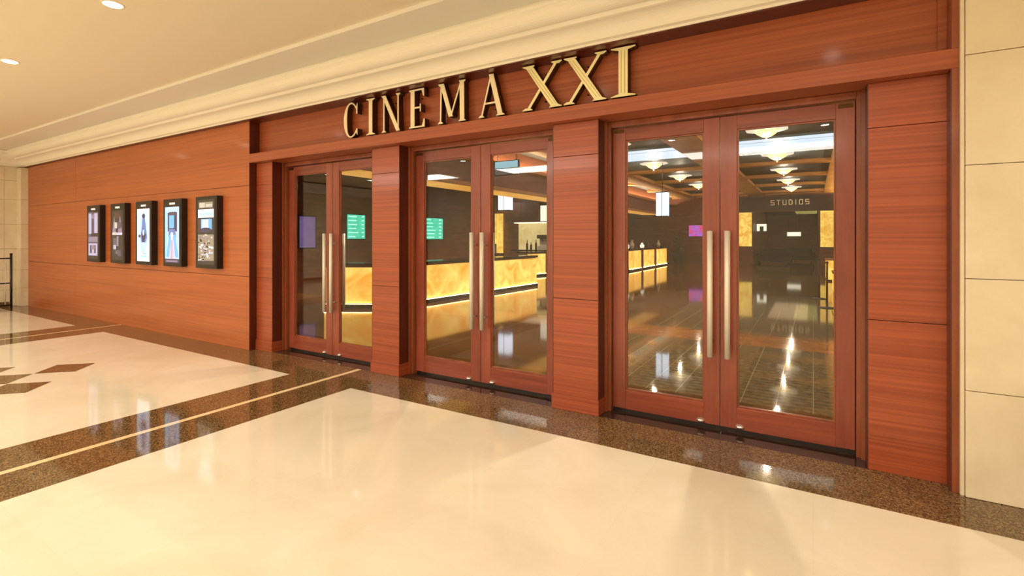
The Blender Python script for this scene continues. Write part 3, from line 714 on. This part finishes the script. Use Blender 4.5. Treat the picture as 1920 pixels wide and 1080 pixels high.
lantern((-11.6, 18.6, 3.15), .55, .85, LCZ, 'white lantern hanging beside the drinks bar, seen through the right glass of the middle doors')

# ------------------------------------------------------------------ drinks bar
r = thing('light_column', 'tall narrow glowing yellow column by the drinks bar', 'light column', (-12.45, 19.40, 0))
b = MB(); b.box(-.2, .2, -.12, .12, 0, .8, M['lobby_wood2']); b.build('base', r)
b = MB(); b.box(-.17, -.02, -.1, .1, .8, 2.62, M['onyx_wall'], .005); b.box(.02, .17, -.1, .1, .8, 2.62, M['onyx_wall'], .005); b.build('shade', r)
r = thing('back_bar_counter', 'brown back bar counter with dark top below the lit cream panel', 'counter', (-10.55, 19.59, 0))
b = MB(); b.box(-1.0, 1.9, -.55, 0, 0, .92, M['lobby_wood2'], .005); b.build('base', r)
b = MB(); b.box(-1.02, 1.92, -.60, 0, .92, .97, M['counter_top'], .004); b.build('worktop', r)
r = thing('lit_wall_panel', 'lit cream panel behind the coffee machine', 'wall panel', (-10.55, 19.598, .975))
b = MB(); b.box(-.95, 1.9, -.03, 0, 0, 1.17, M['cream_lit']); b.build('lit_face', r); b = MB(); b.box(-1.0, 1.9, -.36, 0, 1.17, 1.22, M['white_lit'], .004); b.build('shelf', r)
r = thing('upper_cabinet', 'dark brown upper cabinet over the back bar', 'cabinet', (-10.55, 19.598, 2.2))
b = MB(); b.box(-1.5, -.64, -.35, 0, .003, .9, M['lobby_wood'], .005); b.build('body', r)
b = MB(); b.box(-.63, .25, -.35, 0, .003, .9, M['lobby_wood'], .005); b.build('body', r)
r = thing('light_box', 'white lit box beside the dark upper cabinet over the back bar', 'light box', (-10.55, 19.598, 2.197))
b = MB(); b.box(.27, 1.9, -.26, 0, 0, .75, M['black'], .005); b.build('case', r); b = MB(); b.box(.30, 1.87, -.266, -.26, .03, .72, M['white_lit']); b.build('lit_face', r)
r = thing('coffee_machine', 'grey coffee machine on the back bar', 'coffee machine', (-9.95, 19.25, .97))
b = MB(); b.box(-.3, .3, -.2, .2, 0, .18, M['steel'], .01); b.box(-.3, .3, 0, .2, .18, .5, M['steel'], .01); b.build('body', r)
b = MB(); b.box(-.32, .32, -.22, .2, .5, .66, M['dark'], .02); b.build('head', r)
for x in (-.12, .12): b = MB(); b.tube((x, -.12, .5), (x, -.12, .38), .03, M['dark']); b.build('spout', r)
for j, (x, z, lab) in enumerate(((-10.9, .42, 'tall bottle at the left of the back bar'), (-10.7, .34, 'short bottle beside the tall one on the back bar'), (-10.45, .46, 'tallest bottle nearest the coffee machine'))):
    b = MB(); b.lathe([(.05, 0), (.05, z*.6), (.018, z*.75), (.018, z)], M['gold_side'], 0, 0, 12); o = b.build('bottle'); o.location = (x, 19.3, .97); tag(o, lab, 'bottle', 'bottles on the back bar')

# ------------------------------------------------------------------ end of the lobby: studios sign, gold panels, sofas
for j, (x0, x1, lab) in enumerate(((-3.75, -2.94, 'glowing gold wall panel left of the studios opening'), (.30, 1.28, 'glowing gold wall panel right of the studios opening'))):
    r = thing('gold_wall_panel', lab, 'wall panel', ((x0+x1)/2, LYE, 1.0), 0, 'gold panels either side of the studios opening'); w = x1-x0
    b = MB(); b.box(-w/2, w/2, -.05, -.001, 0, 1.95, M['lobby_wood2']); b.build('frame', r)
    b = MB(); b.box(-w/2+.02, w/2-.02, -.058, -.05, .02, 1.93, M['onyx_wall']); b.build('lit_face', r)
S5 = {'S': [rect(0, 1, 0, .16), rect(0, 1, .42, .58), rect(0, 1, .84, 1), rect(0, .2, .5, 1), rect(.8, 1, 0, .5)], 'T': [rect(0, 1, .84, 1), rect(.38, .62, 0, 1)],
      'U': [rect(0, .2, 0, 1), rect(.8, 1, 0, 1), rect(0, 1, 0, .16)], 'D': [rect(0, .2, 0, 1), rect(0, .8, 0, .15), rect(0, .8, .85, 1), rect(.75, 1, .12, .88)],
      'I': [rect(.35, .65, 0, 1)], 'O': [rect(0, .2, .1, .9), rect(.8, 1, .1, .9), rect(.12, .88, 0, .15), rect(.12, .88, .85, 1)]}
x = -2.02
for j, ch in enumerate('STUDIOS'):
    w = .10 if ch == 'I' else .19
    b = MB()
    for p in S5[ch]: b.prism_y([(q[0]*w, q[1]*.28) for q in p], -.04, 0, M['gold'])
    o = b.build('sign_letter'); o.location = (x, LYE-.051, 3.30); x += w+.10
    tag(o, 'small gold letter %s over the far opening, %s in its word' % (ch, ['first', 'second', 'third', 'fourth', 'fifth', 'sixth', 'seventh'][j]), 'letter', 'small gold letters over the far opening')
def sofa(loc, w, label, rz=0):
    r = thing('sofa', label, 'sofa', loc, rz, 'dark sofas in the corridor')
    b = MB(); b.box(-w/2, w/2, -.4, .4, .12, .42, M['fabric'], .04); b.build('seat', r)
    b = MB(); b.box(-w/2, w/2, .22, .42, .35, .88, M['fabric'], .05); b.build('backrest', r)
    for s in (-1, 1):
        b = MB(); b.box(s*w/2-.09, s*w/2+.09, -.4, .42, .12, .62, M['fabric'], .04); b.build('armrest', r)
        for t_ in (-.3, .3):
            b = MB(); b.tube((s*(w/2-.05), t_, 0), (s*(w/2-.05), t_, .13), .025, M['dark'], 8); b.build('leg', r)
sofa((-1.95, 32.4, 0), 1.6, 'dark sofa in the left of the far opening'); sofa((-.75, 36.0, 0), 1.4, 'smaller dark sofa deeper in the corridor')
# lit signs in the corridor
r = thing('wall_sign', 'square white lit sign on the left in the corridor opening', 'sign', (-2.62, 32.9, 2.1)); b = MB(); b.box(-.28, .28, -.03, .03, -.24, .24, M['black'], .004); b.build('case', r)
b = MB(); b.box(-.26, .26, -.036, -.03, .08, .22, M['white_lit']); b.box(-.26, -.10, -.036, -.03, -.2, .08, M['white_lit']); b.box(.1, .26, -.036, -.03, -.2, .08, M['white_lit']); b.build('display', r)
for x in (-.25, .25): b = MB(); b.tube((x, 0, .24), (x, 0, 1.1), .008, M['dark'], 8); b.build('hanger', r)
r = thing('wall_sign', 'low wide white lit sign in the middle of the corridor', 'sign', (-1.1, 38.0, 1.75)); b = MB(); b.box(-.42, .42, -.03, .03, -.16, .16, M['black'], .004); b.build('case', r)
b = MB(); b.box(-.40, .40, -.036, -.03, -.14, .14, M['white_lit']); b.build('display', r)
for x in (-.3, .3): b = MB(); b.tube((x, 0, .16), (x, 0, 1.45), .008, M['dark'], 8); b.build('hanger', r)
b = MB(); b.box(-1.0, .2, 33, 40, 3.16, 3.199, emit('green cream ceiling light', (170, 160, 84), .7)); o = b.build('corridor_light'); tag(o, 'long pale green cream light panel in the corridor ceiling', 'ceiling light')
area('corridor_lamp', (-1.3, 36, 3.1), 2, 25, (1, .7, .4), (0, 0, 0), 8)
# glowing low blocks at the right
for x, y, w, d, h, lab in ((.80, 20.9, .84, 1.2, .76, 'low glowing yellow block at the right side of the lobby, farther one'), (.86, 16.3, .80, 1.0, .58, 'low glowing yellow block at the right side of the lobby, nearer one')):
    r = thing('glowing_block', lab, 'light block', (x, y, 0), 0, 'low glowing blocks at the right side')
    b = MB(); b.box(-w/2+.03, w/2-.03, -d/2+.03, d/2-.03, 0, .06, M['counter_top']); b.build('plinth', r)
    b = MB(); b.box(-w/2, w/2, -d/2, d/2, .06, h-.04, M['onyx'], .01); b.build('body', r)
    b = MB(); b.box(-w/2-.02, w/2+.02, -d/2-.02, d/2+.02, h-.04, h, M['beam'], .005); b.build('top', r)
# queue barrier posts
def post(loc, lab):
    r = thing('barrier_post', lab, 'barrier post', loc, 0, 'slim dark barrier posts'); b = MB(); b.lathe([(.15, 0), (.15, .015), (.03, .03)], M['dark'], 0, 0, 20); b.build('base', r)
    b = MB(); b.tube((0, 0, .02), (0, 0, .95), .02, M['dark']); b.build('pole', r); b = MB(); b.ball((0, 0, .97), .03, M['dark']); b.build('knob', r)
post((.25, 12.6, 0), 'slim dark barrier post, nearer of the two at the right of the lobby'); post((.12, 14.4, 0), 'slim dark barrier post, farther of the two at the right of the lobby')
# plant
r = thing('potted_plant', 'leafy plant in a dark pot against the end wall by the far counters', 'plant', (-6.75, 29.6, 0))
b = MB(); b.lathe([(.22, 0), (.30, .3), (.34, .62), (.31, .62), (.29, .56)], M['fabric'], 0, 0, 20); b.build('pot', r)
b = MB()
for k in range(90):
    a = random.uniform(0, 2*pi); rr = random.uniform(.1, .62); z = .62+random.uniform(.15, 1.25); p = Vector((rr*cos(a)*(.5+z*.3), rr*sin(a)*(.5+z*.3), z)); dr = Vector((cos(a), sin(a), random.uniform(-.5, .7))).normalized()*random.uniform(.18, .32)
    sd = Vector((-sin(a), cos(a), 0))*.05; b.quad([p, p+dr*.5+sd, p+dr, p+dr*.5-sd], M['leaf'])
b.build('foliage', r)
b = MB()
for k in range(7): a = k*.9; b.tube((0, 0, .5), (.3*cos(a), .3*sin(a), 1.5), .012, M['leaf'], 6)
b.build('stem', r)
# coves added along both lobby sides to brighten the ceiling: ledge hides a strip
for x0, x1, xc, nm in ((1.02, LX1-.001, 1.20, 'trim_22'), (-7.385, -7.12, -7.29, 'trim_23')):
    b = MB(); b.box(x0, x1, 4.4, 30.9, 3.42, 3.45, M['beam'], .003)
    a = x0 if x0 > 0 else x1-.02; b.box(a, a+.02, 4.4, 30.9, 3.45, 3.52, M['beam'], .003)
    o = b.build(nm); struct(o, 'amber wooden ledge hiding an added strip light along the side of the lobby', 'light cove')
    b = MB(); b.box(xc-.02, xc+.02, 4.6, 30.7, 3.451, 3.46, M['led']); o = b.build('strip_light'); tag(o, 'warm strip light added in the ledge on the %s side of the lobby to brighten the ceiling' % ('right' if x0 > 0 else 'left'), 'strip light')
    area('cove_fill_lamp', (xc, 17.6, 3.47), .05, 260, (1, .84, .58), (radians(180), 0, 0), 26)
# lobby fill: made-up ceiling lamps added to brighten the hall, mostly out of view
for j, (x, y) in enumerate(((-4.5, 8.9), (-.9, 8.9), (-11, 9), (-10.8, 14), (-11, 17), (-4.5, 5.6), (-.9, 5.6), (-2.05, 12.4), (-3.3, 20.4), (-4.4, 26.9), (1.08, 13), (1.1, 20), (1.1, 27), (-5.4, 12.4), (-6.9, 16.4), (-10.2, 11.5))):
    r = thing('lobby_fill_light', 'small warm fill lamp added in the lobby ceiling', 'ceiling light', (x, y, LCZ-.002), 0, 'added warm fill lamps of the lobby')
    b = MB(); b.lathe([(.07, 0), (.085, -.01), (.085, .0)], M['beam'], 0, 0, 18); b.build('trim_ring', r); b = MB(); b.lathe([(.06, -.012), (.06, -.01)], emit('warm lens', (255, 214, 150), 8), 0, 0, 18); b.build('lens', r)
    l = bpy.data.lights.new('lobby_fill_lamp', 'SPOT'); l.energy = 230; l.color = (1, .86, .66); l.spot_size = radians(100); l.spot_blend = .6; l.shadow_soft_size = .03
    lo = bpy.data.objects.new('lamp', l); C.objects.link(lo); lo.parent = r; lo.location = (0, 0, -.04)

# ------------------------------------------------------------------ world, camera, view
w = bpy.data.worlds.new('World'); sc.world = w; w.use_nodes = True
w.node_tree.nodes['Background'].inputs[0].default_value = (.9, .75, .5, 1); w.node_tree.nodes['Background'].inputs[1].default_value = .05
cam = bpy.data.cameras.new('Camera'); co = bpy.data.objects.new('Camera', cam); C.objects.link(co); sc.camera = co
co.location = (0, 0, 1.5); co.rotation_euler = (radians(90), 0, radians(31.2))
cam.sensor_width = 36; cam.lens = 933/1920*36; cam.shift_y = -(540-446)/1920; cam.clip_start = .05; cam.clip_end = 200
sc.view_settings.view_transform = 'Standard'; sc.view_settings.look = 'None'; sc.view_settings.gamma = 1
sc.view_settings.exposure = 0.1; sc.view_settings.use_curve_mapping = False
